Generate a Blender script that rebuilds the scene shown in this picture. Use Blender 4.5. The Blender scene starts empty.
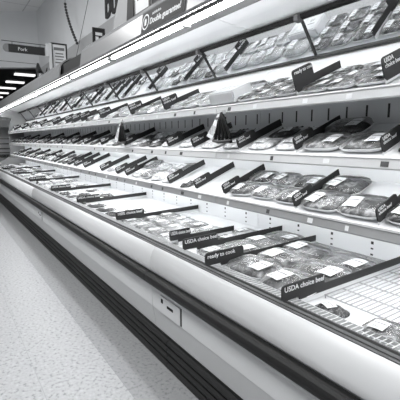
import bpy, bmesh, math, random
from mathutils import Vector, Matrix, noise
S = bpy.context.scene
COL = S.collection
R = random.Random(7)
PI = math.pi

# ------------------------------------------------------------------ camera, world, light, exposure
cam_data = bpy.data.cameras.new('camera')
cam = bpy.data.objects.new('camera', cam_data); COL.objects.link(cam)
TH, PITCH = math.radians(32.684), math.radians(8.378)
fwd = Vector((-math.cos(TH)*math.cos(PITCH), math.sin(TH)*math.cos(PITCH), -math.sin(PITCH)))
right = fwd.cross(Vector((0, 0, 1))).normalized(); upv = right.cross(fwd)
mw = Matrix((right, upv, -fwd)).transposed().to_4x4(); mw.translation = (0, 0, 1.35)
cam.matrix_world = mw
cam_data.sensor_width = 36; cam_data.lens = 404*36/400; cam_data.clip_start = .02
S.camera = cam
S.view_settings.view_transform = 'Standard'; S.view_settings.look = 'None'
S.view_settings.gamma = 1; S.view_settings.use_curve_mapping = False
S.view_settings.exposure = 0.0
wd = bpy.data.worlds.new('store_air'); S.world = wd; wd.use_nodes = True
wd.node_tree.nodes['Background'].inputs[0].default_value = (.97, .985, 1, 1)
wd.node_tree.nodes['Background'].inputs[1].default_value = .20
AREA_POWER, TUBE_L, SHELF_L = 112, 26, 12
def area(name, loc, sx, sy, power, rot=(0, 0, 0)):
    l = bpy.data.lights.new(name, 'AREA'); l.shape = 'RECTANGLE'; l.size = sx; l.size_y = sy; l.energy = power
    o = bpy.data.objects.new(name, l); COL.objects.link(o); o.location = loc; o.rotation_euler = rot
for i, x in enumerate((1.5, -2.5, -6.5)):
    area('ceiling_fixture_light', (x, -.9, 4.02), 2.6, 1.2, AREA_POWER)

# ------------------------------------------------------------------ materials
def mat(name, v, rough=.5, metal=0, spec=.5, emit=0, tint=True):
    m = bpy.data.materials.new(name); m.use_nodes = True
    b = m.node_tree.nodes['Principled BSDF']
    c = (v*.985, v, v*1.015, 1) if tint else (v, v, v, 1)
    b.inputs['Base Color'].default_value = c
    b.inputs['Roughness'].default_value = rough; b.inputs['Metallic'].default_value = metal
    b.inputs['Specular IOR Level'].default_value = spec
    if emit:
        b.inputs['Emission Color'].default_value = (1, 1, 1, 1); b.inputs['Emission Strength'].default_value = emit
    return m
class N:
    def __init__(s, m): s.t = m.node_tree; s.b = s.t.nodes['Principled BSDF']
    def n(s, kind, **kw):
        x = s.t.nodes.new(kind)
        for k, v in kw.items():
            if k.startswith('i_'):
                key = k[2:]; x.inputs[int(key) if key.isdigit() else key.replace('_', ' ')].default_value = v
            else: setattr(x, k, v)
        return x
    def l(s, a, b): s.t.links.new(a, b)
    def math(s, op, a, b=None, c=None):
        x = s.n('ShaderNodeMath', operation=op)
        for i, q in enumerate((a, b, c)):
            if q is None: continue
            if isinstance(q, (int, float)): x.inputs[i].default_value = q
            else: s.l(q, x.inputs[i])
        return x.outputs[0]
    def ramp(s, fac, stops):
        r = s.n('ShaderNodeValToRGB'); e = r.color_ramp.elements
        while len(e) < len(stops): e.new(.5)
        for q, (p, v) in zip(e, stops): q.position = p; q.color = (v*.98, v, v*1.02, 1)
        s.l(fac, r.inputs[0]); return r.outputs[0]
    def bump(s, h, strength, dist=.01):
        b = s.n('ShaderNodeBump'); b.inputs['Strength'].default_value = strength; b.inputs['Distance'].default_value = dist
        s.l(h, b.inputs['Height']); s.l(b.outputs[0], s.b.inputs['Normal'])
    def mixc(s, fac, a, b):
        x = s.n('ShaderNodeMix', data_type='RGBA')
        s.l(fac, x.inputs[0])
        for i, q in ((6, a), (7, b)):
            if isinstance(q, (int, float)): x.inputs[i].default_value = (q*.98, q, q*1.02, 1)
            else: s.l(q, x.inputs[i])
        return x.outputs[2]
M = {}
M['enamel'] = mat('white_enamel', .83, .35)
M['nose'] = mat('white_front_shell', .66, .32)
M['under'] = mat('glossy_canopy_underside', .88, .14)
M['reflector'] = mat('white_reflector', .9, .4)
M['silver'] = mat('silver_grey_panel', .60, .45)
M['silver_dark'] = mat('grey_lower_panel', .51, .45)
M['canopy'] = mat('grey_canopy_shell', .29, .25)
M['flange'] = mat('pale_grey_metal', .50, .4, .2)
M['rubber'] = mat('black_bumper', .016, .5, spec=.18)
M['kick'] = mat('black_kick', .021, .5, spec=.2)
M['black'] = mat('black_trim', .010, .6, spec=.08)
M['dark'] = mat('dark_interior', .035, .6)
M['lip'] = mat('price_channel_plastic', .55, .35)
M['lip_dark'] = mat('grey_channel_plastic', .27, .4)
M['groove'] = mat('dark_groove', .05, .6, spec=.15)
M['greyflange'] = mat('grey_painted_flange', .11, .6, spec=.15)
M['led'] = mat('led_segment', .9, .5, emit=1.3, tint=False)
M['sign'] = mat('charcoal_sign', .042, .5, spec=.15)
M['clear'] = mat('milky_divider', .72, .3)
M['paper'] = mat('white_paper', .86, .6)
M['ink'] = mat('white_ink', .85, .5)
M['board'] = mat('pale_grey_board', .40, .6)
M['inkgrey'] = mat('black_ink', .02, .6)
M['foam'] = mat('white_foam_tray', .88, .45)
M['tag'] = mat('price_tag', .70, .5)
M['tagdark'] = mat('dark_price_tag', .05, .5)
M['wire'] = mat('grey_wire', .32, .5)
M['carton'] = mat('pale_carton', .74, .3)
M['greyend'] = mat('mid_grey_sign_end', .20, .5)
M['frame'] = mat('black_frame', .02, .4)
M['chain'] = mat('chain_metal', .07, .4, .5)
M['post'] = mat('white_post', .75, .4)
M['lampglow'] = mat('fluorescent_tube', .9, .5, emit=TUBE_L, tint=False)
M['shelfglow'] = mat('shelf_tube', .9, .5, emit=SHELF_L, tint=False)
M['farglow'] = mat('far_troffer', .9, .5, emit=1.3, tint=False)
M['mirror'] = mat('mirror_glass', .90, .03, 1)

def m_floor():
    m = mat('speckled_tile', .6, .35); k = N(m)
    g = k.n('ShaderNodeNewGeometry'); sep = k.n('ShaderNodeSeparateXYZ'); k.l(g.outputs['Position'], sep.inputs[0])
    n1 = k.n('ShaderNodeTexNoise', i_Scale=48., i_Detail=3.); k.l(g.outputs['Position'], n1.inputs['Vector'])
    n2 = k.n('ShaderNodeTexNoise', i_Scale=3., i_Detail=3.); k.l(g.outputs['Position'], n2.inputs['Vector'])
    base = k.ramp(n1.outputs[0], [(.33, .22), (.43, .405), (.60, .455), (.72, .52)])
    y = k.math('DIVIDE', k.math('SUBTRACT', sep.outputs[1], .375), .3930)
    x = k.math('DIVIDE', sep.outputs[0], .3930)
    def seam(q):
        f = k.math('FRACT', q); d = k.math('ABSOLUTE', k.math('SUBTRACT', f, .5))
        return k.math('GREATER_THAN', d, .4955)
    sy = seam(y); sx = k.math('MULTIPLY', seam(x), .35)
    s_ = k.math('MAXIMUM', sy, sx)
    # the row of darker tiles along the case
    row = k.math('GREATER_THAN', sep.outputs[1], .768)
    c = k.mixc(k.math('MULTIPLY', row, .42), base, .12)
    c = k.mixc(k.math('MULTIPLY', s_, .35), c, .15)
    c = k.mixc(k.math('MULTIPLY', n2.outputs[0], .18), c, .35)
    k.l(c, k.b.inputs['Base Color']); return m
M['floor'] = m_floor()

def m_back():
    m = mat('slotted_back_panel', .80, .4); k = N(m)
    g = k.n('ShaderNodeNewGeometry'); sep = k.n('ShaderNodeSeparateXYZ'); k.l(g.outputs['Position'], sep.inputs[0])
    def between(v, a, b): return k.math('MULTIPLY', k.math('GREATER_THAN', v, a), k.math('LESS_THAN', v, b))
    x, z = sep.outputs[0], sep.outputs[2]
    fx = k.math('FRACT', k.math('ADD', k.math('DIVIDE', x, .1225), 100.32))
    slot = k.math('MULTIPLY', between(fx, .46, .56), between(z, 1.462, 1.53))
    fh = k.math('FRACT', k.math('ADD', k.math('DIVIDE', x, .26), 100.29))
    hole = k.math('MULTIPLY', between(fh, .47, .53), k.math('ADD', between(z, .812, .828), k.math('ADD', between(z, .785, .793), between(z, .752, .762))))
    c = k.mixc(k.math('MAXIMUM', slot, hole), .80, .02)
    k.l(c, k.b.inputs['Base Color']); return m
M['back'] = m_back()

def m_meat(name, stops, scale, rough=.42, bump=.5):
    m = mat(name, .2, rough, spec=.4); k = N(m)
    tc = k.n('ShaderNodeTexCoord'); oi = k.n('ShaderNodeObjectInfo')
    va = k.n('ShaderNodeVectorMath', operation='MULTIPLY_ADD')
    k.l(oi.outputs['Random'], va.inputs[0]); va.inputs[1].default_value = (13, 7, 5); k.l(tc.outputs['Object'], va.inputs[2])
    n1 = k.n('ShaderNodeTexNoise', i_Scale=scale, i_Detail=5., i_Roughness=.62, i_Distortion=.7); k.l(va.outputs[0], n1.inputs['Vector'])
    c = k.ramp(n1.outputs[0], stops)
    k.l(c, k.b.inputs['Base Color'])
    k.bump(n1.outputs[0], bump, .012); return m
M['steak'] = m_meat('marbled_steak', [(.30, .025), (.44, .075), (.54, .19), (.63, .50)], 17, .45, .3)
M['dark_meat'] = m_meat('dark_roast', [(.3, .012), (.5, .03), (.62, .08), (.72, .4)], 22)
M['mince'] = m_meat('ground_meat', [(.3, .10), (.45, .20), (.6, .33), (.7, .5)], 60)
M['poultry'] = m_meat('pale_poultry', [(.3, .42), (.45, .62), (.6, .76), (.75, .86)], 20)
M['sliced'] = m_meat('sliced_meat', [(.3, .06), (.42, .14), (.52, .30), (.62, .58)], 26, .45, .35)
M['pouch'] = m_meat('crinkled_pouch', [(.3, .22), (.42, .5), (.55, .74), (.7, .85)], 30, .12, 1.0)
M['dpouch'] = m_meat('dark_crinkled_pouch', [(.3, .015), (.50, .045), (.62, .20), (.72, .7)], 30, .12, 1.0)

def m_wrap():
    m = bpy.data.materials.new('clear_film'); m.use_nodes = True; t = m.node_tree; t.nodes.clear()
    o = t.nodes.new('ShaderNodeOutputMaterial'); mx = t.nodes.new('ShaderNodeMixShader')
    tr = t.nodes.new('ShaderNodeBsdfTransparent'); gl = t.nodes.new('ShaderNodeBsdfGlossy')
    tr.inputs[0].default_value = (.95, .95, .95, 1); gl.inputs['Roughness'].default_value = .32
    fr = t.nodes.new('ShaderNodeFresnel'); fr.inputs[0].default_value = 1.45
    nz = t.nodes.new('ShaderNodeTexNoise'); nz.inputs['Scale'].default_value = 24; nz.inputs['Detail'].default_value = 3
    tc = t.nodes.new('ShaderNodeTexCoord'); bp = t.nodes.new('ShaderNodeBump')
    bp.inputs['Strength'].default_value = .4; bp.inputs['Distance'].default_value = .02
    t.links.new(tc.outputs['Object'], nz.inputs['Vector']); t.links.new(nz.outputs[0], bp.inputs['Height'])
    t.links.new(bp.outputs[0], gl.inputs['Normal']); t.links.new(bp.outputs[0], fr.inputs['Normal'])
    ad = t.nodes.new('ShaderNodeMath'); ad.operation = 'MULTIPLY_ADD'; ad.inputs[1].default_value = .95; ad.inputs[2].default_value = .015
    ad.use_clamp = True
    t.links.new(fr.outputs[0], ad.inputs[0]); t.links.new(ad.outputs[0], mx.inputs[0])
    t.links.new(tr.outputs[0], mx.inputs[1]); t.links.new(gl.outputs[0], mx.inputs[2]); t.links.new(mx.outputs[0], o.inputs[0])
    return m
M['wrap'] = m_wrap()
def m_label():
    m = mat('printed_label', .76, .5); k = N(m)
    tc = k.n('ShaderNodeTexCoord'); sep = k.n('ShaderNodeSeparateXYZ'); k.l(tc.outputs['Generated'], sep.inputs[0])
    bars = k.n('ShaderNodeTexNoise', noise_dimensions='1D', i_Scale=26.); k.l(sep.outputs[0], bars.inputs['W'])
    def between(v, a, b): return k.math('MULTIPLY', k.math('GREATER_THAN', v, a), k.math('LESS_THAN', v, b))
    barc = k.math('MULTIPLY', k.math('GREATER_THAN', bars.outputs[0], .52), between(sep.outputs[1], .12, .42))
    barc = k.math('MULTIPLY', barc, between(sep.outputs[0], .12, .62))
    ln = k.math('MULTIPLY', between(sep.outputs[1], .62, .70), between(sep.outputs[0], .1, .9))
    c = k.mixc(k.math('MAXIMUM', barc, ln), .76, .12); k.l(c, k.b.inputs['Base Color']); return m
M['label'] = m_label()

def m_wall(name, v):
    m = mat(name, v, .7); k = N(m)
    g = k.n('ShaderNodeNewGeometry'); n1 = k.n('ShaderNodeTexNoise', i_Scale=1.4, i_Detail=4.); k.l(g.outputs['Position'], n1.inputs['Vector'])
    k.l(k.ramp(n1.outputs[0], [(.3, v*.96), (.7, v*1.03)]), k.b.inputs['Base Color']); return m
M['wall'] = m_wall('painted_wall', .80)
M['soffit'] = m_wall('painted_soffit', .82)
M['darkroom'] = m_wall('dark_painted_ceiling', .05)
def m_ceil():
    m = mat('ceiling_tile', .6, .8); k = N(m)
    g = k.n('ShaderNodeNewGeometry'); br = k.n('ShaderNodeTexBrick', offset=0., i_Scale=1., i_Mortar_Size=.012, i_Brick_Width=1.2, i_Row_Height=.6)
    br.inputs['Color1'].default_value = br.inputs['Color2'].default_value = (.90, .905, .91, 1); br.inputs['Mortar'].default_value = (.6, .6, .61, 1)
    k.l(g.outputs['Position'], br.inputs['Vector']); k.l(br.outputs[0], k.b.inputs['Base Color']); return m
M['ceil'] = m_ceil()

# ------------------------------------------------------------------ mesh helpers
class MB:
    def __init__(s): s.v = []; s.f = []
    def add(s, vs, fs):
        o = len(s.v); s.v += [tuple(v) for v in vs]; s.f += [tuple(o+i for i in f) for f in fs]; return s
    def box(s, x0, x1, y0, y1, z0, z1):
        return s.add([(x, y, z) for x in (x0, x1) for y in (y0, y1) for z in (z0, z1)],
                     [(0, 1, 3, 2), (4, 6, 7, 5), (0, 4, 5, 1), (2, 3, 7, 6), (0, 2, 6, 4), (1, 5, 7, 3)])
    def prof(s, pts, x0, x1):          # closed (y,z) profile extruded along the case
        n = len(pts)
        return s.add([(x0, y, z) for y, z in pts]+[(x1, y, z) for y, z in pts],
                     [(i, (i+1) % n, n+(i+1) % n, n+i) for i in range(n)]+[tuple(range(n))[::-1], tuple(range(n, 2*n))])
    def shell(s, pts, x0, x1, t):      # open (y,z) profile given thickness t
        n = len(pts); off = []
        for i in range(n):
            a = Vector(pts[max(i-1, 0)]); b = Vector(pts[min(i+1, n-1)]); d = (b-a).normalized()
            off.append((pts[i][0]+d.y*t, pts[i][1]-d.x*t))
        return s.prof(list(pts)+off[::-1], x0, x1)
    def tube(s, pts, r, n=8):
        pts = [Vector(p) for p in pts]; rings = []
        for i, p in enumerate(pts):
            d = (pts[min(i+1, len(pts)-1)]-pts[max(i-1, 0)]).normalized()
            a = d.orthogonal().normalized() if i == 0 else (rings_a-d*rings_a.dot(d)).normalized()
            rings_a = a; b = d.cross(a)
            rings.append([p+(a*math.cos(2*PI*k/n)+b*math.sin(2*PI*k/n))*r for k in range(n)])
        vs = [q for g in rings for q in g]; m = len(pts)
        fs = [(i*n+k, i*n+(k+1) % n, (i+1)*n+(k+1) % n, (i+1)*n+k) for i in range(m-1) for k in range(n)]
        fs += [tuple(range(n))[::-1], tuple(range((m-1)*n, m*n))]
        return s.add(vs, fs)
    def loft(s, rings, cap0=True, cap1=True):
        n = len(rings[0]); vs = [q for g in rings for q in g]; m = len(rings)
        fs = [(i*n+k, i*n+(k+1) % n, (i+1)*n+(k+1) % n, (i+1)*n+k) for i in range(m-1) for k in range(n)]
        if cap0: fs.append(tuple(range(n))[::-1])
        if cap1: fs.append(tuple(range((m-1)*n, m*n)))
        return s.add(vs, fs)
    def mesh(s, name, material, smooth=False, bevel=0):
        me = bpy.data.meshes.new(name); me.from_pydata(s.v, [], s.f)
        bm = bmesh.new(); bm.from_mesh(me); bmesh.ops.recalc_face_normals(bm, faces=bm.faces)
        if bevel: bmesh.ops.bevel(bm, geom=bm.edges[:], offset=bevel, segments=2, affect='EDGES')
        bm.to_mesh(me); bm.free()
        me.materials.append(material)
        if smooth:
            for p in me.polygons: p.use_smooth = True
        return me
    def build(s, name, material, parent=None, smooth=False, bevel=0):
        return link(name, s.mesh(name, material, smooth, bevel), parent)
def link(name, data, parent=None):
    o = bpy.data.objects.new(name, data); COL.objects.link(o)
    if parent: o.parent = parent
    return o
def tag(o, label, cat, group=None):
    o['label'] = label; o['category'] = cat
    if group: o['group'] = group
    return o
def struct(o): o['kind'] = 'structure'; return o
def thing(name, label, cat, group=None, loc=(0, 0, 0)):
    o = bpy.data.objects.new(name, None); COL.objects.link(o); o.location = loc; return tag(o, label, cat, group)
def copy_tree(o, parent=None):
    c = o.copy(); COL.objects.link(c); c.parent = parent
    for ch in o.children: copy_tree(ch, c)
    return c
def text(name, body, size, material, parent, mtx, extrude=.0006, offset=0., align='LEFT', space=1.):
    cu = bpy.data.curves.new(name, 'FONT'); cu.body = body; cu.size = size; cu.extrude = extrude; cu.offset = offset
    cu.align_x = align; cu.space_line = .85; cu.space_character = space; cu.resolution_u = 3; cu.materials.append(material)
    tmp = bpy.data.objects.new('tmp', cu); me = bpy.data.meshes.new_from_object(tmp); me.name = name
    if not me.materials: me.materials.append(material)
    bpy.data.objects.remove(tmp); bpy.data.curves.remove(cu)
    o = link(name, me, parent); o.matrix_local = mtx; return o
def basis(xa, ya, loc):
    xa = Vector(xa).normalized(); ya = Vector(ya).normalized(); za = xa.cross(ya)
    m = Matrix((xa, ya, za)).transposed().to_4x4(); m.translation = loc; return m
ORD = 'zeroth first second third fourth fifth sixth seventh eighth ninth tenth eleventh twelfth thirteenth fourteenth fifteenth sixteenth seventeenth eighteenth nineteenth twentieth'.split()
ORD += ['twenty-'+q for q in ORD[1:10]] + ['thirtieth'] + ['thirty-'+q for q in ORD[1:10]]

# ------------------------------------------------------------------ setting
X0, X1 = -11.3, 1.55
struct(MB().box(-26, 4, -4.5, 8, -.05, 0).build('floor', M['floor']))
struct(MB().box(-9.95, 4, 2.06, 2.18, 0, 4.18).build('wall_right', M['wall']))
struct(MB().box(-20, 4, -4.5, 6, 4.18, 4.28).build('ceiling', M['ceil']))
# bulkhead across the far end of the aisle, facing the camera
sd = Vector((-.54, -.8416, 0)); nd = Vector((-.8416, .54, 0)); c0 = Vector((-9.90, 2.08, 0))
vs = []
for z in (2.98, 4.18):
    for a, b in ((0, 0), (7.5, 0), (7.5, .2), (0, .2)): p = c0+sd*a+nd*b; vs.append((p.x, p.y, z))
struct(MB().add(vs, [(3, 2, 1, 0), (4, 5, 6, 7), (0, 1, 5, 4), (1, 2, 6, 5), (2, 3, 7, 6), (3, 0, 4, 7)]).build('wall_back', M['soffit']))
q0, q1 = c0+nd*.21, c0+nd*.21+sd*7.5
cv = [(q0.x, 8), (q0.x, q0.y), (q1.x, q1.y), (-26, q1.y), (-26, 8)]
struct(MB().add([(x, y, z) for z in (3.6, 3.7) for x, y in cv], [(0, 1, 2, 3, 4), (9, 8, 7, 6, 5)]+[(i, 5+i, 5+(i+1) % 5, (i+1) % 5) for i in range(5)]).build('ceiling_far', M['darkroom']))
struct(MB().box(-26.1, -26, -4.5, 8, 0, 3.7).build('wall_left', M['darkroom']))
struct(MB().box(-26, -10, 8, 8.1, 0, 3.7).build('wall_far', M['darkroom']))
for i in range(5):
    x = -15.3-2.1*i
    o = MB().box(x-.13, x+.13, 2.36, 3.0, 3.55, 3.599).build('ceiling_light', M['farglow'])
    tag(o, 'bright strip light in dark far ceiling, %s beyond the bulkhead' % ORD[i+1], 'ceiling light', 'strip lights in the far ceiling')

# ------------------------------------------------------------------ the refrigerated case, three joined units
G = .0025
S4P, S3P, S2P = (1.51, .995), (1.51, 1.285), (1.51, 1.565)
SL = math.atan(.426)                       # slope of the three shelves
DP, DSL = (1.15, .70), math.atan(.0486)    # the bottom deck
SHELF_Z = [('lowest', S4P, .94), ('middle', S3P, 1.233), ('top', S2P, 1.516)]
CAN = [(1.068, 1.966), (1.060, 1.972), (1.077, 2.086), (1.094, 2.113), (1.125, 2.140), (1.18, 2.170), (1.30, 2.20), (1.55, 2.21), (1.94, 2.21)]

def make_case(xa, xb, label, cover, seed, panels=()):
    a, b = xa+G, xb-G; rr = random.Random(seed)
    t = thing('refrigerated_case', label, 'display case', 'joined meat cases', ((xa+xb)/2, 1.5, 0))
    off = Vector((-(xa+xb)/2, -1.5, 0))
    def P(mb, name, m, par=None, **kw):
        par = par or t
        mb.v = [(v[0]+off.x, v[1]+off.y, v[2]) for v in mb.v]
        return mb.build(name, m, par, **kw)
    # plinth: ridged black kick plate
    pts = [(1.30, 0), (1.048, 0)]
    for i in range(4):
        z = .012+i*.046; pts += [(1.046, z), (1.040, z+.008), (1.040, z+.022), (1.046, z+.030), (1.058, z+.034), (1.058, z+.040)]
    pts += [(1.052, .205), (1.30, .205)]
    P(MB().prof(pts, a+.165, b+(.165 if xb < 1 else 0)), 'kick_plate', M['kick'])
    P(MB().prof([(1.35, .206), (1.056, .206), (1.034, .345), (1.35, .345)], a, b), 'lower_panel', M['silver_dark'])
    P(MB().prof([(1.35, .346), (1.031, .346), (1.031, .462), (1.35, .462)], a, b), 'upper_panel', M['silver'])
    P(MB().prof([(1.35, .464), (1.022, .466), (1.018, .475), (1.018, .497), (1.35, .497)], a, b), 'panel_trim', M['flange'])
    bp = [(1.06, .498)]+[(1.012+.030*math.cos(u)*1.0-.004, .532+.033*math.sin(u)) for u in [math.radians(d) for d in (270, 245, 220, 200, 180, 160, 140, 115, 90)]]+[(1.06, .565)]
    P(MB().prof(bp, a, b), 'bumper', M['rubber'], smooth=False)
    P(MB().prof([(1.2, .566), (1.026, .566), (1.020, .580), (1.019, .61), (1.023, .645), (1.033, .680), (1.048, .702), (1.062, .713), (1.2, .70)], a, b), 'front_shell', M['nose'], smooth=True)
    fr = MB().prof([(1.062, .700), (1.062, .717), (1.070, .720), (1.070, .715), (1.076, .715), (1.076, .722), (1.088, .725), (1.088, .720), (1.094, .720), (1.094, .731), (1.100, .732), (1.100, .700)], a, b)
    P(fr, 'front_rail', M['greyflange'])
    P(MB().box(a, b, 1.1005, 1.149, .690, .700), 'return_duct', M['black'])
    g = MB().box(a, b, 1.101, 1.104, .700, .7285).box(a, b, 1.146, 1.149, .700, .7315)
    x = a+.006
    while x < b-.01:
        g.box(x, x+.0045, 1.1038, 1.1462, .7285, .730); x += .021
    P(g, 'air_grille', M['lip'])
    # inside
    P(MB().prof([(1.15, .66), (1.15, .70), (1.87, .735), (1.87, .70)], a, b), 'deck_pan', M['enamel'])
    P(MB().prof([(1.87, .2), (1.87, 1.740), (1.966, 1.842), (1.966, 2.2), (1.99, 2.2), (1.99, .2)], a, b), 'back_panel', M['back'])
    P(MB().box(a, b, 1.35, 1.87, .2, .66), 'lower_tank', M['silver_dark'])
    # shelves with their channel, tags and hidden tube
    for si, (nm, (y0, z0), zb) in enumerate(SHELF_Z):
        zt = z0-.004; s_, c_ = math.sin(SL), math.cos(SL)
        sh = P(MB().prof([(1.512, zb+.004), (1.512, zt), (1.868, zt+.356*.426), (1.868, zt+.356*.426-.02), (1.53, zb+.004)], a, b), 'shelf', M['enamel'])
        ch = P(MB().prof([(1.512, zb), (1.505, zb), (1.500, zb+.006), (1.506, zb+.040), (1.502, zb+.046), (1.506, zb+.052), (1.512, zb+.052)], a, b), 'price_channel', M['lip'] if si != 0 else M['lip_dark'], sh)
        x = a+.12
        while x < b-.1:
            w = rr.uniform(.018, .040)
            P(MB().prof([(1.5003, zb+.012), (1.4993, zb+.012), (1.5038, zb+.034), (1.5048, zb+.034)], x, x+w), 'price_tag', M['tagdark'] if rr.random() < .75 else M['tag'], sh)
            x += rr.uniform(.2, .42)
        # tubes hidden behind the lip; the lowest shelf's is added to brighten the deck
        if si == 1:
            P(MB().tube([(a+.05, 1.60, zb+.013), (b-.05, 1.60, zb+.013)], .009), 'shelf_lamp', M['shelfglow'], sh)
        if si == 0:
            P(MB().tube([(a+.05, 1.62, zb+.020), (b-.05, 1.62, zb+.020)], .010), 'shelf_lamp', M['shelfglow'], sh)
    # canopy, lamps and mirror
    cp = None
    for (p, q) in cover:
        o = P(MB().shell(CAN, p+G, q-G, .012), 'canopy_cover', M['canopy'], smooth=False)
    P(MB().prof([(1.105, 2.0), (1.105, 2.10), (1.16, 2.135), (1.30, 2.18), (1.94, 2.18), (1.94, 2.128), (1.151, 2.126), (1.151, 2.0)], a, b), 'canopy_core', M['dark'])
    P(MB().prof([(1.502, 2.088), (1.502, 2.125), (1.94, 2.125), (1.94, 2.07), (1.815, 2.062), (1.74, 2.064), (1.62, 2.074)], a, b), 'canopy_underside', M['under'])
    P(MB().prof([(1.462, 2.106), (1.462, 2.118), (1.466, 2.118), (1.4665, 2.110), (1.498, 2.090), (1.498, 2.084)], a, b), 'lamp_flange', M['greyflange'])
    rf = P(MB().prof([(1.152, 1.984), (1.152, 2.120), (1.461, 2.124), (1.461, 2.104), (1.43, 2.108), (1.36, 2.110), (1.24, 2.088), (1.19, 2.045), (1.158, 1.984)], a, b), 'lamp_reflector', M['reflector'])
    nt = 3; L = (b-a)/nt
    for i in range(nt):
        P(MB().tube([(a+L*i+.03, 1.29, 2.038), (a+L*(i+1)-.03, 1.29, 2.038)], .016, 10), 'lamp_tube', M['lampglow'], rf, smooth=True)
        P(MB().box(a+L*(i+1)-.028, a+L*(i+1)+ (.028 if i < nt-1 else -.001), 1.262, 1.318, 2.015, 2.07), 'lamp_socket', M['groove'] if i != nt-1 else M['flange'], rf)
    # honeycomb air outlet
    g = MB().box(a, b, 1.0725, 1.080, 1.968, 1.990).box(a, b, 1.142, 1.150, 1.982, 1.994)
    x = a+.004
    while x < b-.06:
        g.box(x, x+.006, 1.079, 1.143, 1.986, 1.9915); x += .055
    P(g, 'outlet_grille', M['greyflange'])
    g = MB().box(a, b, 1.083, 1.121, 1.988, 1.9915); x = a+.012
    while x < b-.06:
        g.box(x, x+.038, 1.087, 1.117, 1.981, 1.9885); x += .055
    P(g, 'led_strip', M['led'])  # brightly lit outlet openings, imitated by dashes that glow by themselves
    P(MB().box(a, b, 1.081, 1.1415, 1.992, 1.998), 'outlet_duct', M['groove'])
    for i, (p, q, za, zb_) in enumerate(panels):
        pl = P(MB().box(p, q, 1.0245, 1.0305, za, zb_), 'cover_plate', M['silver'])
        P(MB().box(q-.001, q+.010, 1.0285, 1.0308, za, zb_), 'plate_gap', M['black'], pl)
        P(MB().box(p-.006, p, 1.0285, 1.0308, za, zb_), 'plate_gap', M['groove'], pl)
        P(MB().box(p+.085, p+.155, 1.0225, 1.0246, zb_-.050, zb_-.035), 'plate_slot', M['black'], pl)
        P(MB().box(p+.012, p+.035, 1.0225, 1.0246, zb_-.040, zb_-.015), 'plate_latch', M['black'], pl)
    return t
XS = (X0, -5.86, -2.15, 1.55)
def mirror(q, p, label):
    c = Vector(((p+q)/2, 1.877, 1.952))
    t = thing('mirror_panel', label, 'mirror', 'tilted mirror panels', c)
    def P(mb, name, m, par=None):
        mb.v = [(v[0]-c.x, v[1]-c.y, v[2]-c.z) for v in mb.v]; return mb.build(name, m, par or t)
    P(MB().prof([(1.803, 2.055), (1.953, 1.847), (1.959, 1.851), (1.809, 2.059)], p+.010, q-.001), 'glass', M['mirror'])
    P(MB().prof([(1.778, 2.036), (1.772, 2.056), (1.802, 2.060), (1.816, 2.044), (1.800, 2.030)], p+.0005, q-.0005), 'top_rail', M['black'])
    P(MB().prof([(1.944, 1.834), (1.938, 1.846), (1.952, 1.862), (1.964, 1.846)], p+.0005, q-.0005), 'bottom_rail', M['groove'])
    P(MB().prof([(1.795, 2.050), (1.946, 1.842), (1.957, 1.850), (1.806, 2.058)], p+.0005, p+.0095), 'joint_post', M['groove'])
    P(MB().prof([(1.755, 2.020), (1.755, 2.052), (1.785, 2.058), (1.812, 2.040), (1.79, 2.014)], p+.001, p+.030), 'bracket', M['greyflange'])
mx = [1.54]+[round(-1.752+1.05*2-1.05*i, 3) for i in range(11)]+[-11.28]
for i in range(len(mx)-1):
    mirror(mx[i], mx[i+1], 'tilted mirror panel above the top shelf, %s from the near end' % ORD[i+1])
make_case(XS[2], XS[3], 'near white open meat case with ridged black kick plate and guarantee sign above', [(-2.15, 1.55)], 1, [(-2.03, -1.80, .352, .452)])
make_case(XS[1], XS[2], 'middle open meat case where the grey canopy cover is missing one section', [(-5.86, -5.25), (-5.25, -4.25), (-3.54, -2.15)], 2, [(-5.5, -5.3, .352, .452)])
make_case(XS[0], XS[1], 'far open meat case under the grey bulkhead at the end of the aisle', [(X0, -7.9), (-7.9, -5.86)], 3)
# end panels of the row
for x, nm in ((X0-.045, 'far'), (X1+.005, 'near')):
    o = MB().prof([(1.06, 0), (1.02, .5), (1.03, .70), (1.10, .74), (1.52, .95), (1.52, 1.7), (1.62, 1.9), (1.09, 1.97), (1.06, 2.02), (1.12, 2.16), (1.3, 2.205), (1.99, 2.205), (1.99, 0)], x, x+.04).build('end_panel', M['greyend'])
    tag(o, 'grey profiled side panel closing the %s end of the meat case row' % nm, 'side panel')
# upright fascia behind the canopies
o = MB().box(-9.9, X1, 2.0, 2.04, 2.215, 2.91).build('fascia_board', M['flange']); tag(o, 'long pale grey fascia board standing behind the canopy tops against the wall', 'fascia')

# ------------------------------------------------------------------ guarantee sign on the canopy
fa, fb = Vector((0, 1.060, 1.972)), Vector((0, 1.077, 2.086)); fu = (fb-fa).normalized(); fn = Vector((0, -fu.z, fu.y))
def on_face(x, u, n): return Vector((x, 0, 0))+fa+fu*u+fn*n
gs = thing('canopy_sign', 'curved dark sign with white guarantee lettering on the near canopy front', 'sign', None, on_face(-2.03, .04, 0))
mi = gs.matrix_basis.inverted() if False else Matrix.Translation(-gs.location)
def slab(x0, x1, u0, u1, n0, n1):
    return MB().add([mi @ on_face(x, u, n) for x in (x0, x1) for u in (u0, u1) for n in (n0, n1)], [(0, 1, 3, 2), (4, 6, 7, 5), (0, 4, 5, 1), (2, 3, 7, 6), (0, 2, 6, 4), (1, 5, 7, 3)])
slab(-2.29, -1.785, -.002, .114, .003, .006).build('backing', M['greyflange'], gs)
slab(-2.275, -1.797, .005, .107, .0062, .0075).build('panel', M['sign'], gs)
disc = MB().loft([[mi @ on_face(-2.228+r_*math.cos(2*PI*q/24), .050+r_*math.sin(2*PI*q/24), n_) for q in range(24)] for r_, n_ in ((.049, .0064), (.049, .0085), (.001, .0085))])
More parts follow.
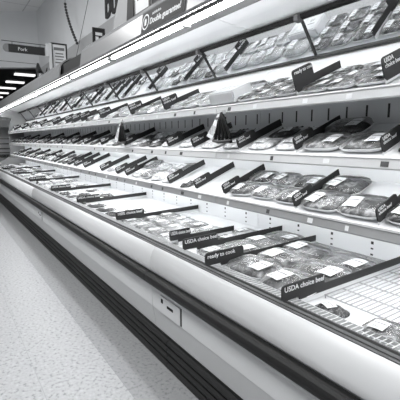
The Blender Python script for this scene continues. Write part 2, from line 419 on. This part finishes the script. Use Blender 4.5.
disc.build('badge', M['sign'], gs)
rg = MB().loft([[mi @ on_face(-2.228+r_*math.cos(2*PI*q/24), .050+r_*math.sin(2*PI*q/24), n_) for q in range(24)] for r_, n_ in ((.044, .0086), (.044, .0096), (.037, .0096), (.037, .0086))], False, False)
rg.build('badge_ring', M['ink'], gs)
# raised hand emblem inside the badge
hd = MB()
for dx, u0, u1, w in ((-.012, .040, .056, .005), (-.005, .040, .061, .005), (.002, .040, .060, .005), (.009, .040, .054, .005), (-.0015, .022, .043, .024)):
    hd.add([mi @ on_face(-2.228+dx+sx*w/2, u+.009, n) for sx in (-1, 1) for u in (u0, u1) for n in (.0086, .0098)], [(0, 1, 3, 2), (4, 6, 7, 5), (0, 4, 5, 1), (2, 3, 7, 6), (0, 2, 6, 4), (1, 5, 7, 3)])
hd.build('badge_emblem', M['ink'], gs)
text('lettering', 'Double guarantee!', .047, M['ink'], gs, basis((1, 0, 0), fu, mi @ on_face(-2.172, .026, .0084)), offset=.0008)
text('lettering', 'satisfaction', .024, M['ink'], gs, basis((1, 0, 0), fu, mi @ on_face(-2.150, .073, .0084)))

# ------------------------------------------------------------------ dividers
def make_divider(slope, vlen, sign_len, sign_n, rail_n, body, size, s0=0.):
    """local frame: +Y runs up the shelf, +Z its normal, the lettered face looks along +X"""
    t = thing('shelf_divider', '', 'divider')
    n0, n1 = rail_n
    MB().box(-.002, .002, .0, vlen, .001, n0).build('base_strip', M['clear'], t)
    MB().box(-.0025, .0025, sign_len, vlen, n0, n1).build('rail', M['sign'], t)
    z0, z1 = sign_n; c = .014
    pr = [(s0+.01, z0), (s0, z0+.01), (s0, z1-c), (s0+c*.3, z1-c*.3), (s0+c, z1), (sign_len-c, z1), (sign_len-c*.3, z1-c*.3), (sign_len, z1-c), (sign_len, z0 if s0 == 0 else n0), (.01, z0 if s0 == 0 else n0)]
    if s0 < 0: pr[-1] = (.006, n0); pr.append((.002, z0))
    pr = pr if z0 < n0 else pr
    sg = MB().prof(pr, -.003, .003).build('sign_panel', M['sign'], t)
    text('lettering', body, size, M['ink'], sg, basis((0, 1, 0), (0, 0, 1), (.0032, s0+.012, z1-size*.95)), offset=.0002)
    return t
def shelf_mtx(P0, sl, X, v, n=0, yaw=0, tilt=0, roll=0):
    y = P0[0]+v*math.cos(sl)-n*math.sin(sl); z = P0[1]+v*math.sin(sl)+n*math.cos(sl)
    return Matrix.Translation((X, y, z)) @ Matrix.Rotation(sl, 4, 'X') @ Matrix.Rotation(yaw, 4, 'Z') @ Matrix.Rotation(tilt, 4, 'X') @ Matrix.Rotation(roll, 4, 'Y')
DIV = {
 'lowest shelf': (S4P, SL, [-.985, -1.455, -2.067, -2.408, -2.80, -3.67, -3.92, -4.39, -5.02, -5.40, -5.75, -6.6, -7.4, -8.3, -9.2, -10.2]),
 'middle shelf': (S3P, SL, [-.985, -1.464, -1.924, -2.44, -2.807, -3.70, -4.36, -4.98, -5.50, -6.3, -7.2, -8.2, -9.2, -10.2]),
 'top shelf': (S2P, SL, [-.995, -1.468, -2.86, -3.52, -4.34, -5.05, -5.40, -5.76, -6.5, -7.4, -8.4, -9.3, -10.3]),
 'bottom deck': (DP, DSL, [-1.075, -1.607, -1.912, -2.13, -2.94, -4.0, -5.1, -6.5, -8.1, -9.5])}
first = {}
for nm, (P0, sl, xs) in DIV.items():
    for i, x in enumerate(xs):
        deck = nm == 'bottom deck'
        word = 'USDA\nchoice beef'
        if deck: word = {0: 'USDA choice beef', 1: 'ready to cook', 4: '100% choice beef'}.get(i, 'USDA choice beef')
        if nm == 'top shelf' and i == 1: word = 'ready to cook'
        kind = (deck, word, nm if nm == 'top shelf' else '')
        if kind not in first:
            if deck: d = make_divider(sl, .70, .150, (.036, .100), (.022, .056), word, .030, -.090)
            elif nm == 'top shelf': d = make_divider(sl, .355, .145, (.012, .122 if i == 1 else .105), (.026, .064), word, .025)
            else: d = make_divider(sl, .370, .150, (.010, .078), (.012, .055), word, .020)
            first[kind] = d
        else: d = copy_tree(first[kind])
        d.matrix_world = shelf_mtx(P0, sl, x, (.004 if i < 2 else .055) if deck else .006, .003, R.uniform(-.02, .02) if i > 1 else 0)
        if deck and i == 3: d.scale = (1, .62, 1)
        what = 'dark divider lettered %s' % word.replace('\n', ' ')
        d['label'] = '%s, %s from near end on the %s' % (what, ORD[i+1], nm); d['group'] = 'dividers on the %s' % nm

# ------------------------------------------------------------------ packs
def sup(w, d, n=28, e=5.):
    out = []
    for q in range(n):
        t = 2*PI*(q+.5)/n; c, s = math.cos(t), math.sin(t); r = (abs(c)**e+abs(s)**e)**(-1/e); out.append((w/2*r*c, d/2*r*s))
    return out
def ringz(base, k, z): return [(x*k, y*k, z) for x, y in base]
def pillow(w, d, h, p=2.4, amp=.004, fr=30, seed=0, z0=0., e=4., rings=9, edge=0., n=32):
    base = sup(w, d, n, e); mb = MB(); R_ = []
    R_.append(ringz(base, .96, z0))
    for i in range(rings+1):
        r = 1-i/rings*.985; g = []
        for x, y in base:
            px, py = x*r, y*r
            nz = noise.fractal(Vector((px*fr+seed*9.1, py*fr, seed*3.7)), 1., 2., 3)
            hh = z0+edge+h*(1-r**p)
            kk = 1+.05*noise.noise(Vector((x*12+seed, y*12, seed*1.7)))*(1 if amp > .003 else 0)
            g.append((px*kk, py*kk, hh+amp*nz*min(1, (1-r)*6+.15)))
        R_.append(g)
    return mb.loft(R_)
def steaks(w, d, h, seed, n=3):
    """one continuous bed of overlapping slabs"""
    mb = pillow(w, d, h, 5, .0035, 26, seed, .012, 4.5, 10)
    out = []
    for x, y, z in mb.v:
        u = (x/w+.5)*n+.25*noise.noise(Vector((y*14, seed, 0)))
        f = u-math.floor(u)
        if z > .016: z += h*.42*(f-.5)-(.008 if f > .93 else 0)
        out.append((x, y, max(z, .011)))
    mb.v = out; return mb
def tray(w, d, h=.018):
    b = sup(w, d)
    return MB().loft([ringz(b, .80, 0), ringz(b, .84, .001), ringz(b, .955, h-.004), ringz(b, 1.0, h-.001), ringz(b, 1.0, h+.001), ringz(b, .955, h), ringz(b, .90, .010)])
def film(w, d, h, seed):
    b = sup(w*.998, d*.998); rs = []
    for r, z in ((1.0, .0192), (.965, .0215), (.94, .024+h*.7), (.85, .027+h), (.62, .0275+h*1.05), (.35, .0275+h*1.08), (.02, .0275+h*1.08)):
        rs.append([(x*r, y*r, z+.0012*noise.noise(Vector((x*r*30+seed, y*r*30, seed)))*(1 if r < .97 else 0)) for x, y in b])
    return MB().loft(rs, False, True)
def label_patch(w, d, z, bow=.003):
    mb = MB(); nx = 6; v = []
    for i in range(nx+1):
        for j in (0, 1): x = (i/nx-.5)*w; v.append((x, (j-.5)*d, z-bow*(2*i/nx-1)**2))
    k = len(v); v += [(x, y, q-.0008) for x, y, q in v]
    f = [(2*i, 2*i+2, 2*i+3, 2*i+1) for i in range(nx)]+[(k+2*i, k+2*i+1, k+2*i+3, k+2*i+2) for i in range(nx)]
    f += [(2*i, k+2*i, k+2*i+2, 2*i+2) for i in range(nx)]+[(2*i+1, 2*i+3, k+2*i+3, k+2*i+1) for i in range(nx)]+[(0, 1, k+1, k), (2*nx, k+2*nx, k+2*nx+1, 2*nx+1)]
    return mb.add(v, f)
PROTO = {}
def proto(kind):
    if kind in PROTO: return PROTO[kind][0]
    t = bpy.data.objects.new({'steak': 'steak_tray', 'roast': 'roast_tray', 'mince': 'ground_meat_tray', 'poultry': 'poultry_tray', 'sliced': 'sliced_meat_tray', 'vac': 'vacuum_pack', 'pouch': 'clear_pouch', 'dpouch': 'dark_pouch', 'carton': 'pale_carton'}[kind[:-1]], None)
    COL.objects.link(t); k = kind[:-1]; v = int(kind[-1]); t['category'] = {'vac': 'vacuum pack', 'pouch': 'pouch', 'dpouch': 'pouch', 'carton': 'carton'}.get(k, 'meat tray')
    w, d = .215, .155
    if k in ('steak', 'roast', 'mince', 'poultry', 'sliced'):
        h = {'steak': .013, 'roast': .022, 'mince': .013, 'poultry': .012, 'sliced': .011}[k]
        tray(w, d).build('tray', M['foam'], t, True)
        mm = M[{'steak': 'steak', 'roast': 'dark_meat', 'mince': 'mince', 'poultry': 'poultry', 'sliced': 'sliced'}[k]]
        if k in ('mince', 'roast'): mb = pillow(w*.90, d*.88, .008+h, 5, .004, 22 if k == 'roast' else 60, v+3, .012)
        else: mb = steaks(w*.90, d*.88, .006+h, v+1, {'steak': 2, 'poultry': 3, 'sliced': 6}[k])
        mb.build('meat', mm, t, True)
        film(w, d, h, v).build('wrap', M['wrap'], t, True)
        lb = label_patch(.062, .082, .0320+h*1.08).build('label', M['label'], t)
        lb.location = (.048 if v % 2 else -.045, -.012, 0); lb.rotation_euler = (0, 0, .12*(v-1))
    elif k in ('vac', 'pouch', 'dpouch'):
        hh = {'vac': .024, 'pouch': .030, 'dpouch': .034}[k]
        pillow(w*1.02, d*1.0, hh, 2.2, .006 if k == 'vac' else .012, 24, v+5, 0, 3.2, 10, .002).build('bag', M[{'vac': 'dark_meat', 'pouch': 'pouch', 'dpouch': 'dpouch'}[k]], t, True)
        sm = MB()
        n = 14; vs = []
        for i in range(n+1):
            x = (i/n-.5)*w*.86
            for yy, zz in ((d*.50, .005), (d*.60, .006+.004*math.sin(i*1.9+v))): vs += [(x, yy, zz), (x, yy, zz-.0012)]
        fs = []
        for i in range(n):
            a = 4*i; fs += [(a, a+2, a+6, a+4), (a+1, a+5, a+7, a+3), (a, a+4, a+5, a+1), (a+2, a+3, a+7, a+6)]
        fs += [(0, 1, 3, 2), (4*n, 4*n+2, 4*n+3, 4*n+1)]
        sm.add(vs, fs).build('seal_strip', M['clear'] if k != 'vac' else M['sign'], t)
        lb = label_patch(.085, .07, hh+.006, .005).build('label', M['label'], t); lb.location = (.02*(v-1), -.005, 0); lb.rotation_euler = (0, 0, .3*(v-1))
    elif k == 'carton':
        MB().box(-.13, .13, -.08, .08, 0, .075).build('box', M['carton'], t, bevel=.008)
        MB().box(-.105, .0, -.06, .06, .0752, .077).build('window', M['poultry'], t)
        lb = label_patch(.08, .1, .0775, 0).build('label', M['label'], t); lb.location = (.065, 0, 0)
    PROTO[kind] = [t, False]; return t
LOOK = {'steak': 'tray of marbled steaks', 'roast': 'tray of dark roast', 'mince': 'tray of ground meat', 'poultry': 'tray of pale poultry', 'sliced': 'tray of thinly sliced meat',
        'vac': 'dark vacuum pack', 'pouch': 'pale crinkled pouch', 'dpouch': 'dark crinkled pouch', 'carton': 'pale carton'}
count = {}
def put(kind, shelf, X, v, n=.002, yaw=0, tilt=0, roll=0, sc=1., label='', group=''):
    t = proto(kind)
    if PROTO[kind][1]: t = copy_tree(t)
    PROTO[kind][1] = True
    P0, sl, _ = DIV[shelf]
    t.matrix_world = shelf_mtx(P0, sl, X, v, n, yaw, tilt, roll) @ Matrix.Diagonal((sc, sc, sc, 1))
    t['label'] = label; t['group'] = group
    count[kind[:-1]] = count.get(kind[:-1], 0)+1
    return t
SHORT = {'lowest shelf': 'lowest shelf', 'middle shelf': 'middle shelf', 'top shelf': 'top shelf', 'bottom deck': 'bottom deck'}
def fill(shelf, bay, kinds, rows, cols, sc=None, jitter=.008, yaw0=0., skip=(), vr=None, tilt=0., lift=0., xr=None, c0=0, turn=False):
    """packs in a bay between two dividers; bay 0 is nearest the camera"""
    P0, sl, xs = DIV[shelf]; e = [xs[0]+.48]+xs+[X0+.05]
    xa, xb = xr or (e[bay+1]+.012, e[bay]-.012)
    deck = shelf == 'bottom deck'
    va, vb = vr or ((.02, .68) if deck else (.015, .350))
    rn = {1: ['single row'], 2: ['front row', 'back row'], 3: ['front row', 'middle row', 'back row'], 4: ['front row', 'second row', 'third row', 'back row']}[rows]
    cw, rh = (xb-xa)/cols, (vb-va)/rows
    for r in range(rows):
        for c in range(cols):
            if (r, c) in skip: continue
            k = kinds[(r*cols+c) % len(kinds)]
            kind = k+str(R.randint(0, 2)); bag = k in ('vac', 'pouch', 'dpouch'); box = k == 'carton'
            w, d = (.225, .185) if bag else (.26, .16) if box else (.218, .158)
            t = turn or (cw/w < .72 and rh/d > .9*cw/w*1.6)
            fit = min(cw/(d if t else w), rh/(w if t else d))
            s_ = min(1.12, fit)*(sc or 1.)
            X = xb-cw*(c+.5)+R.uniform(-jitter, jitter); v = va+rh*(r+.5)+R.uniform(-jitter, jitter)*.5
            lab = '%s, %s, %s from near end, %s bay, %s' % (LOOK[k], rn[r], ORD[c+1+c0], ORD[bay+1], shelf)
            put(kind, shelf, X, v, .003+lift+R.uniform(0, .001), yaw0*R.uniform(-.3, 1)+R.uniform(-.05, .05)+(PI/2 if t else 0), tilt, 0, s_, lab, 'packs on the %s' % shelf)
# bottom deck
fill('bottom deck', 0, ['steak'], 1, 1, yaw0=.1, vr=(-.01, .12), xr=(-.80, -.62))
fill('bottom deck', 0, ['dpouch'], 1, 1, .95, yaw0=.3, vr=(.005, .125), xr=(-1.04, -.87), c0=1)
fill('bottom deck', 1, ['steak', 'steak', 'steak', 'steak', 'sliced', 'steak'], 3, 2, 1.10, tilt=.05, lift=.004, yaw0=.10, vr=(.01, .58), jitter=.01)
fill('bottom deck', 2, ['sliced', 'mince', 'mince', 'mince'], 4, 1, 1.06, jitter=.004)
fill('bottom deck', 3, ['mince', 'dpouch', 'poultry'], 3, 1, jitter=.004, vr=(.08, .60))
fill('bottom deck', 4, ['poultry', 'mince', 'sliced', 'poultry', 'mince'], 3, 4, yaw0=.1, vr=(.0, .46), jitter=.012)
fill('bottom deck', 5, ['vac', 'dpouch', 'vac'], 2, 4, yaw0=.3, vr=(.02, .36), skip=((1, 2), (1, 3)))
fill('bottom deck', 6, ['dpouch', 'pouch', 'vac'], 3, 4, yaw0=.3, vr=(.01, .50))
fill('bottom deck', 7, ['dpouch', 'vac', 'pouch', 'sliced', 'dpouch'], 3, 5, 1.05, yaw0=.3, vr=(.01, .56))
fill('bottom deck', 8, ['pouch', 'dpouch', 'vac', 'mince'], 3, 5, 1.05, yaw0=.3, vr=(.01, .6))
fill('bottom deck', 9, ['vac', 'mince', 'dpouch'], 3, 5, 1.05, yaw0=.3)
fill('bottom deck', 10, ['pouch', 'mince', 'dpouch'], 3, 5, 1.05, yaw0=.3)
# lowest shelf
fill('lowest shelf', 0, ['steak'], 2, 2)
fill('lowest shelf', 1, ['steak', 'sliced', 'mince', 'steak', 'roast', 'steak'], 2, 2, 1.06, yaw0=.06, skip=((1, 0),), jitter=.004)
fill('lowest shelf', 2, ['steak', 'sliced', 'steak'], 2, 3, yaw0=.15)
fill('lowest shelf', 4, ['dpouch'], 1, 1, .9, yaw0=.6, vr=(.0, .12))
fill('lowest shelf', 5, ['pouch', 'pouch', 'sliced', 'pouch', 'mince'], 2, 4, yaw0=.3)
fill('lowest shelf', 7, ['pouch'], 1, 2, .8, yaw0=.4, vr=(.02, .2))
fill('lowest shelf', 10, ['dpouch', 'vac'], 2, 1, yaw0=.2)
fill('lowest shelf', 11, ['vac', 'dpouch'], 2, 3, yaw0=.2)
fill('lowest shelf', 12, ['mince', 'dpouch', 'pouch'], 2, 4, yaw0=.2)
fill('lowest shelf', 13, ['pouch', 'vac', 'mince'], 2, 4, yaw0=.2)
for b_ in (14, 15, 16): fill('lowest shelf', b_, ['pouch', 'dpouch', 'vac'], 2, 3, yaw0=.2)
# middle shelf
fill('middle shelf', 0, ['steak', 'vac'], 2, 2)
fill('middle shelf', 1, ['steak', 'sliced', 'vac', 'roast'], 2, 2, yaw0=.05, skip=((1, 0),), jitter=.004)
fill('middle shelf', 2, ['pouch', 'pouch', 'vac', 'vac'], 2, 2, yaw0=.15)
fill('middle shelf', 3, ['pouch', 'pouch', 'vac', 'vac'], 2, 2, yaw0=.1)
fill('middle shelf', 4, ['pouch', 'vac'], 2, 1, yaw0=.1)
fill('middle shelf', 5, ['pouch', 'vac', 'vac'], 2, 4, yaw0=.15)
fill('middle shelf', 6, ['pouch', 'vac', 'pouch', 'vac', 'vac'], 2, 3, yaw0=.15)
for b_, n_ in ((7, 2), (8, 2), (9, 3), (10, 4), (11, 4), (12, 3), (13, 3), (14, 3)):
    fill('middle shelf', b_, ['pouch', 'vac', 'dpouch', 'vac', 'vac'], 2, n_, yaw0=.2)
# top shelf
fill('top shelf', 0, ['steak'], 3, 2)
fill('top shelf', 1, ['steak', 'sliced', 'steak'], 3, 3, 1.05, yaw0=.05, jitter=.004)
fill('top shelf', 2, ['steak', 'sliced'], 3, 3, 1.05, yaw0=.05, jitter=.004, xr=(-1.97, -1.49))
fill('top shelf', 2, ['carton', 'poultry'], 2, 1, 1., jitter=.004, xr=(-2.25, -1.99), c0=3)
fill('top shelf', 2, ['poultry'], 2, 3, 1., jitter=.004, xr=(-2.84, -2.26), c0=4)
fill('top shelf', 3, ['poultry', 'pouch', 'poultry', 'poultry', 'vac', 'sliced'], 2, 3, yaw0=.12)
fill('top shelf', 4, ['pouch', 'poultry', 'vac'], 2, 4, yaw0=.2)
fill('top shelf', 5, ['dpouch', 'pouch'], 2, 3, yaw0=.25, skip=((1, 1),))
fill('top shelf', 6, ['pouch', 'vac'], 2, 1, yaw0=.2)
for b_, n_ in ((7, 1), (8, 3), (9, 4), (10, 4), (11, 3), (12, 3), (13, 3)):
    fill('top shelf', b_, ['dpouch', 'pouch', 'vac', 'mince', 'pouch'], 2, n_, yaw0=.2)

# ------------------------------------------------------------------ wire racks on the deck
def wire_rack(x0, x1, v0, v1, label, z=.012):
    t = MB(); yb0, yb1 = v0, v1
    x = x0
    while x <= x1+.001:
        t.tube([(x, yb0, z), (x, yb1, z)], .0026, 6); x += .024
    for v in [v0+(v1-v0)*q/5 for q in range(6)]:
        t.tube([(x0-.004, v, z-.002), (x1+.004, v, z-.002)], .003, 6)
    for v in (v0, v1):
        for x in (x0, x1): t.tube([(x, v, z), (x, v, .001)], .003, 6)
    o = t.build('wire_rack', M['wire']); o.matrix_world = shelf_mtx(DP, DSL, 0, 0, .001); return tag(o, label, 'wire rack', 'wire racks on the bottom deck')
wire_rack(-1.055, -.60, .14, .69, 'bare white wire rack on the empty near bay of the bottom deck', .016)
wire_rack(-1.59, -1.09, .615, .70, 'narrow white wire rack showing behind the steak trays along the back of the deck', .016)

# ------------------------------------------------------------------ bundles hanging from the middle price channel
def hanging_bundle(X, label, sc=1.):
    t = thing('strap_bundle', label, 'strap bundle', 'bundles hanging under the top shelf', (X, 1.480, 1.522))
    MB().box(-.014, .014, -.006, .010, -.012, .010).build('clip', M['flange'], t)
    card = MB().add([(-.03, -.012, -.010), (.008, -.012, -.005), (-.070, -.02, -.145), (-.125, -.02, -.125), (-.03, -.010, -.010), (.008, -.010, -.005), (-.070, -.018, -.145), (-.125, -.018, -.125)],
        [(0, 1, 2, 3), (7, 6, 5, 4), (0, 4, 5, 1), (1, 5, 6, 2), (2, 6, 7, 3), (3, 7, 4, 0)]); card.build('card', M['label'], t)
    for i in range(5):
        x = -.045+i*.036
        MB().tube([(0, -.006, -.005), (x*.4, -.012-.004*(i % 2), -.05), (x*.85, -.016, -.12), (x, -.018+.004*(i % 2), -.160)], .0085, 6).build('strap', M['black'], t, True)
    MB().tube([(-.06, -.018, -.150), (0, -.026, -.158), (.10, -.018, -.150)], .009, 8).build('tie', M['dark'], t, True)
    t.scale = (sc, sc, sc); return t
hanging_bundle(-2.05, 'nearer of two fans of black straps with white card, hanging under the top shelf', 1.15)
hanging_bundle(-3.66, 'farther of two fans of black straps with white card, hanging under the top shelf', 1.25)

# ------------------------------------------------------------------ things above the canopy
def aisle_sign(x, y0, y1, z0, z1, word, label):
    t = thing('hanging_sign', label, 'sign', None, (x, (y0+y1)/2, z0)); ox, oy, oz = t.location
    def L(mb): mb.v = [(a-ox, b-oy, c-oz) for a, b, c in mb.v]; return mb
    L(MB().tube([(x, y0-.01, z1+.03), (x, 1.213, z1+.03)], .004)).build('bar', M['chain'], t)
    n = 10; rr = (z1-z0)/2
    pts = [(y0+.06, z0), (y1, z0), (y1, z1), (y0+.06, z1)]
    L(MB().prof(pts, x-.008, x+.008)).build('panel', M['sign'], t)
    pe = [(y0+.058, z0), (y0+.058, z1)]+[(y0+.045-.045*math.sin(PI*i/8), z0+rr+rr*math.cos(PI*i/8)) for i in range(9)]
    L(MB().prof(pe, x-.008, x+.008)).build('end_cap', M['greyend'], t)
    for y in (y0+.1, y1-.05): L(MB().tube([(x, y, z1), (x, y, z1+.03)], .003, 6)).build('hanger', M['chain'], t)
    L(MB().box(x-.012, x+.012, y1+.012, y1+.048, z0-.005, z1+.05)).build('bracket', M['label'], t)
    L(MB().box(x-.01, x+.01, 1.205, 1.235, 2.18, z1+.06)).build('post', M['post'], t)
    text('lettering', word, .052, M['ink'], t, basis((0, 1, 0), (0, 0, 1), (.0085, -.02, (z1-z0)/2-.018)), align='CENTER')
    return t
aisle_sign(-5.23, .70, 1.155, 2.352, 2.442, 'Pork', 'dark hanging sign with grey rounded end and white word Pork over aisle')
t = thing('sign_bracket', 'bare sign bracket with thin bar reaching over the aisle, beyond the dark sign', 'bracket', None, (-5.78, 1.2, 2.175))
MB().tube([(0, -.9, .165), (0, -.02, .165)], .003).build('bar', M['chain'], t)
MB().loft([[(-.012, -.04, .05), (.012, -.04, .05), (.012, .05, .05), (-.012, .05, .05)], [(-.012, -.05, .10), (.012, -.05, .10), (.012, .02, .10), (-.012, .02, .10)], [(-.008, -.03, .18), (.008, -.03, .18), (.008, -.01, .18), (-.008, -.01, .18)]]).build('plate', M['chain'], t)
MB().loft([[(-.012, .05, .03), (.012, .05, .03), (.012, .085, .03), (-.012, .085, .03)], [(-.008, .09, .13), (.008, .09, .13), (.008, .10, .13), (-.008, .10, .13)]]).build('fin', M['chain'], t)
MB().box(-.012, .012, -.01, .012, .005, .09).build('post', M['post'], t)

def poster(x, y0, z0, w, h, label, lines, yaw=0, dark=False, name='poster_frame'):
    t = thing(name, label, 'poster', 'posters on the canopy tops', (x, y0, z0)); t.rotation_euler = (0, 0, yaw)
    b = .018
    MB().box(-w/2, w/2, 0, .012, 0, b).box(-w/2, w/2, 0, .012, h-b, h).box(-w/2, -w/2+b, 0, .012, b, h-b).box(w/2-b, w/2, 0, .012, b, h-b).build('frame', M['frame'], t)
    sh = MB().box(-w/2+b, w/2-b, .003, .009, b, h-b).build('sheet', M['sign'] if dark else M['paper'], t)
    for (u, v, ww, hh) in lines:
        MB().box(-w/2+b+u*(w-2*b), -w/2+b+(u+ww)*(w-2*b), .0018, .0028, b+v*(h-2*b), b+(v+hh)*(h-2*b)).build('print_block', M['ink'] if dark else M['greyend'], sh)
    MB().box(-.06, .06, -.02, .10, -.004, .0).build('foot', M['frame'], t)
    return t
LN = [(.1, .76, .8, .12), (.2, .60, .6, .05), (.15, .48, .7, .05), (.2, .36, .6, .04), (.15, .22, .7, .05)]
poster(-5.27, 1.335, 2.209, .19, .315, 'black framed white notice standing on canopy beside the dark hanging sign', LN, PI/2)
poster(-3.69, 1.29, 2.207, .115, .14, 'small dark framed notice with pale heading on the middle canopy top', [(.1, .55, .8, .25), (.1, .1, .35, .35)], PI/2, True)

t = tag(MB().tube([(-6.99, 1.9, 4.18)]+[(-6.99+.56*(i/14)**1.4, 1.9, 3.53-.71*i/14) for i in range(15)], .0035, 6).build('bead_garland', M['chain']), 'thin garland of dark beads hanging slantwise before the wall', 'garland')
for i in range(15):
    bx, bz = -6.99+.56*(i/14)**1.4, 3.53-.71*i/14
    MB().loft([[(bx+r_*math.cos(q*PI/4), 1.9+r_*math.sin(q*PI/4), bz+dz) for q in range(8)] for r_, dz in ((.004, -.024), (.020, -.012), (.024, 0), (.018, .014), (.004, .022))]).build('bead', M['chain'], t, True)
tag(MB().tube([(-5.55, 1.93, 4.18), (-5.92, 1.93, 3.30), (-6.65, 1.93, 2.6)], .004, 6).build('ceiling_wire', M['chain']), 'single straight thin wire running from ceiling down before the wall', 'wire')

# big word on the wall and boards in front of it
wl = thing('wall_lettering', 'large black word fixed high on the wall above the middle case', 'lettering', None, (-5.62, 2.058, 2.97))
text('letters', 'butcher', .50, M['inkgrey'], wl, basis((1, 0, 0), (0, 0, 1), (.02, -.006, .02)), .006, .012, 'LEFT', .92)
b1 = thing('board_sign', 'pale grey slanted board with dark stand standing on the near canopy', 'sign', None, (-3.0, 1.24, 2.20))
MB().add([(-.22, 0, 0), (.10, 0, 0), (.16, 0, .42), (.06, 0, .42), (-.22, 0, .03), (-.22, .02, 0), (.10, .02, 0), (.16, .02, .42), (.06, .02, .42), (-.22, .02, .03)],
   [(0, 1, 2, 3, 4), (9, 8, 7, 6, 5), (0, 5, 6, 1), (1, 6, 7, 2), (2, 7, 8, 3), (3, 8, 9, 4), (4, 9, 5, 0)]).build('panel', M['board'], b1)
MB().add([(.09, -.012, 0), (.215, -.012, 0), (.215, -.012, .44), (.165, -.012, .44), (.09, 0, 0), (.215, 0, 0), (.215, 0, .44), (.165, 0, .44)], [(0, 1, 2, 3), (7, 6, 5, 4), (0, 4, 5, 1), (1, 5, 6, 2), (2, 6, 7, 3), (3, 7, 4, 0)]).build('stand', M['sign'], b1)
poster(-2.65, 1.23, 2.203, .25, .40, 'white printed poster with grey lines standing on canopy beside pale board', LN, 0)
poster(-2.41, 1.23, 2.203, .20, .34, 'dark poster standing on canopy just nearer than the white poster', [(.1, .7, .8, .15)], 0, True)

# ------------------------------------------------------------------ beyond the far end of the row
t = thing('chest_cooler', 'grey cooler with vented white top standing across the end of aisle', 'cooler', None, (-13.2, 1.2, 0))
MB().box(-.5, .5, -1.6, 1.3, .02, .85).build('body', M['silver_dark'], t, bevel=.02)
MB().box(-.5, -.3, -1.6, 1.3, .86, 1.9).build('back_panel', M['silver'], t)
MB().box(-.5, .35, -1.6, 1.3, 1.72, 2.0).build('canopy', M['silver'], t, bevel=.02)
g = MB().box(.351, .356, -1.5, 1.2, 1.92, 1.93)
for i in range(16): g.box(.352, .362, -1.45+i*.165, -1.45+i*.165+.11, 1.925, 1.96)
g.build('vent_grille', M['paper'], t)
MB().box(-.3, .3, -1.5, 1.2, .87, .95).build('stock_bed', M['dpouch'], t)
t = thing('wire_cart', 'dark slatted cart parked at the far end of the meat cases', 'cart', None, (-11.9, 1.55, 0))
for z in (.35, .75, 1.12): MB().box(-.2, .2, -.3, .3, z, z+.03).build('tray', M['dark'], t)
for sx in (-.2, .2):
    for sy in (-.3, .3): MB().box(sx-.015, sx+.015, sy-.015, sy+.015, .08, 1.45).build('upright', M['dark'], t)
for z in (.5, .62, .9, 1.02, 1.25, 1.38): MB().box(.205, .215, -.3, .3, z, z+.03).build('slat', M['chain'], t)
for sx in (-.18, .18):
    for sy in (-.27, .27): MB().tube([(sx-.012, sy, .04), (sx+.012, sy, .04)], .04, 12).build('caster', M['black'], t)
print('COUNT', count, sum(count.values()))
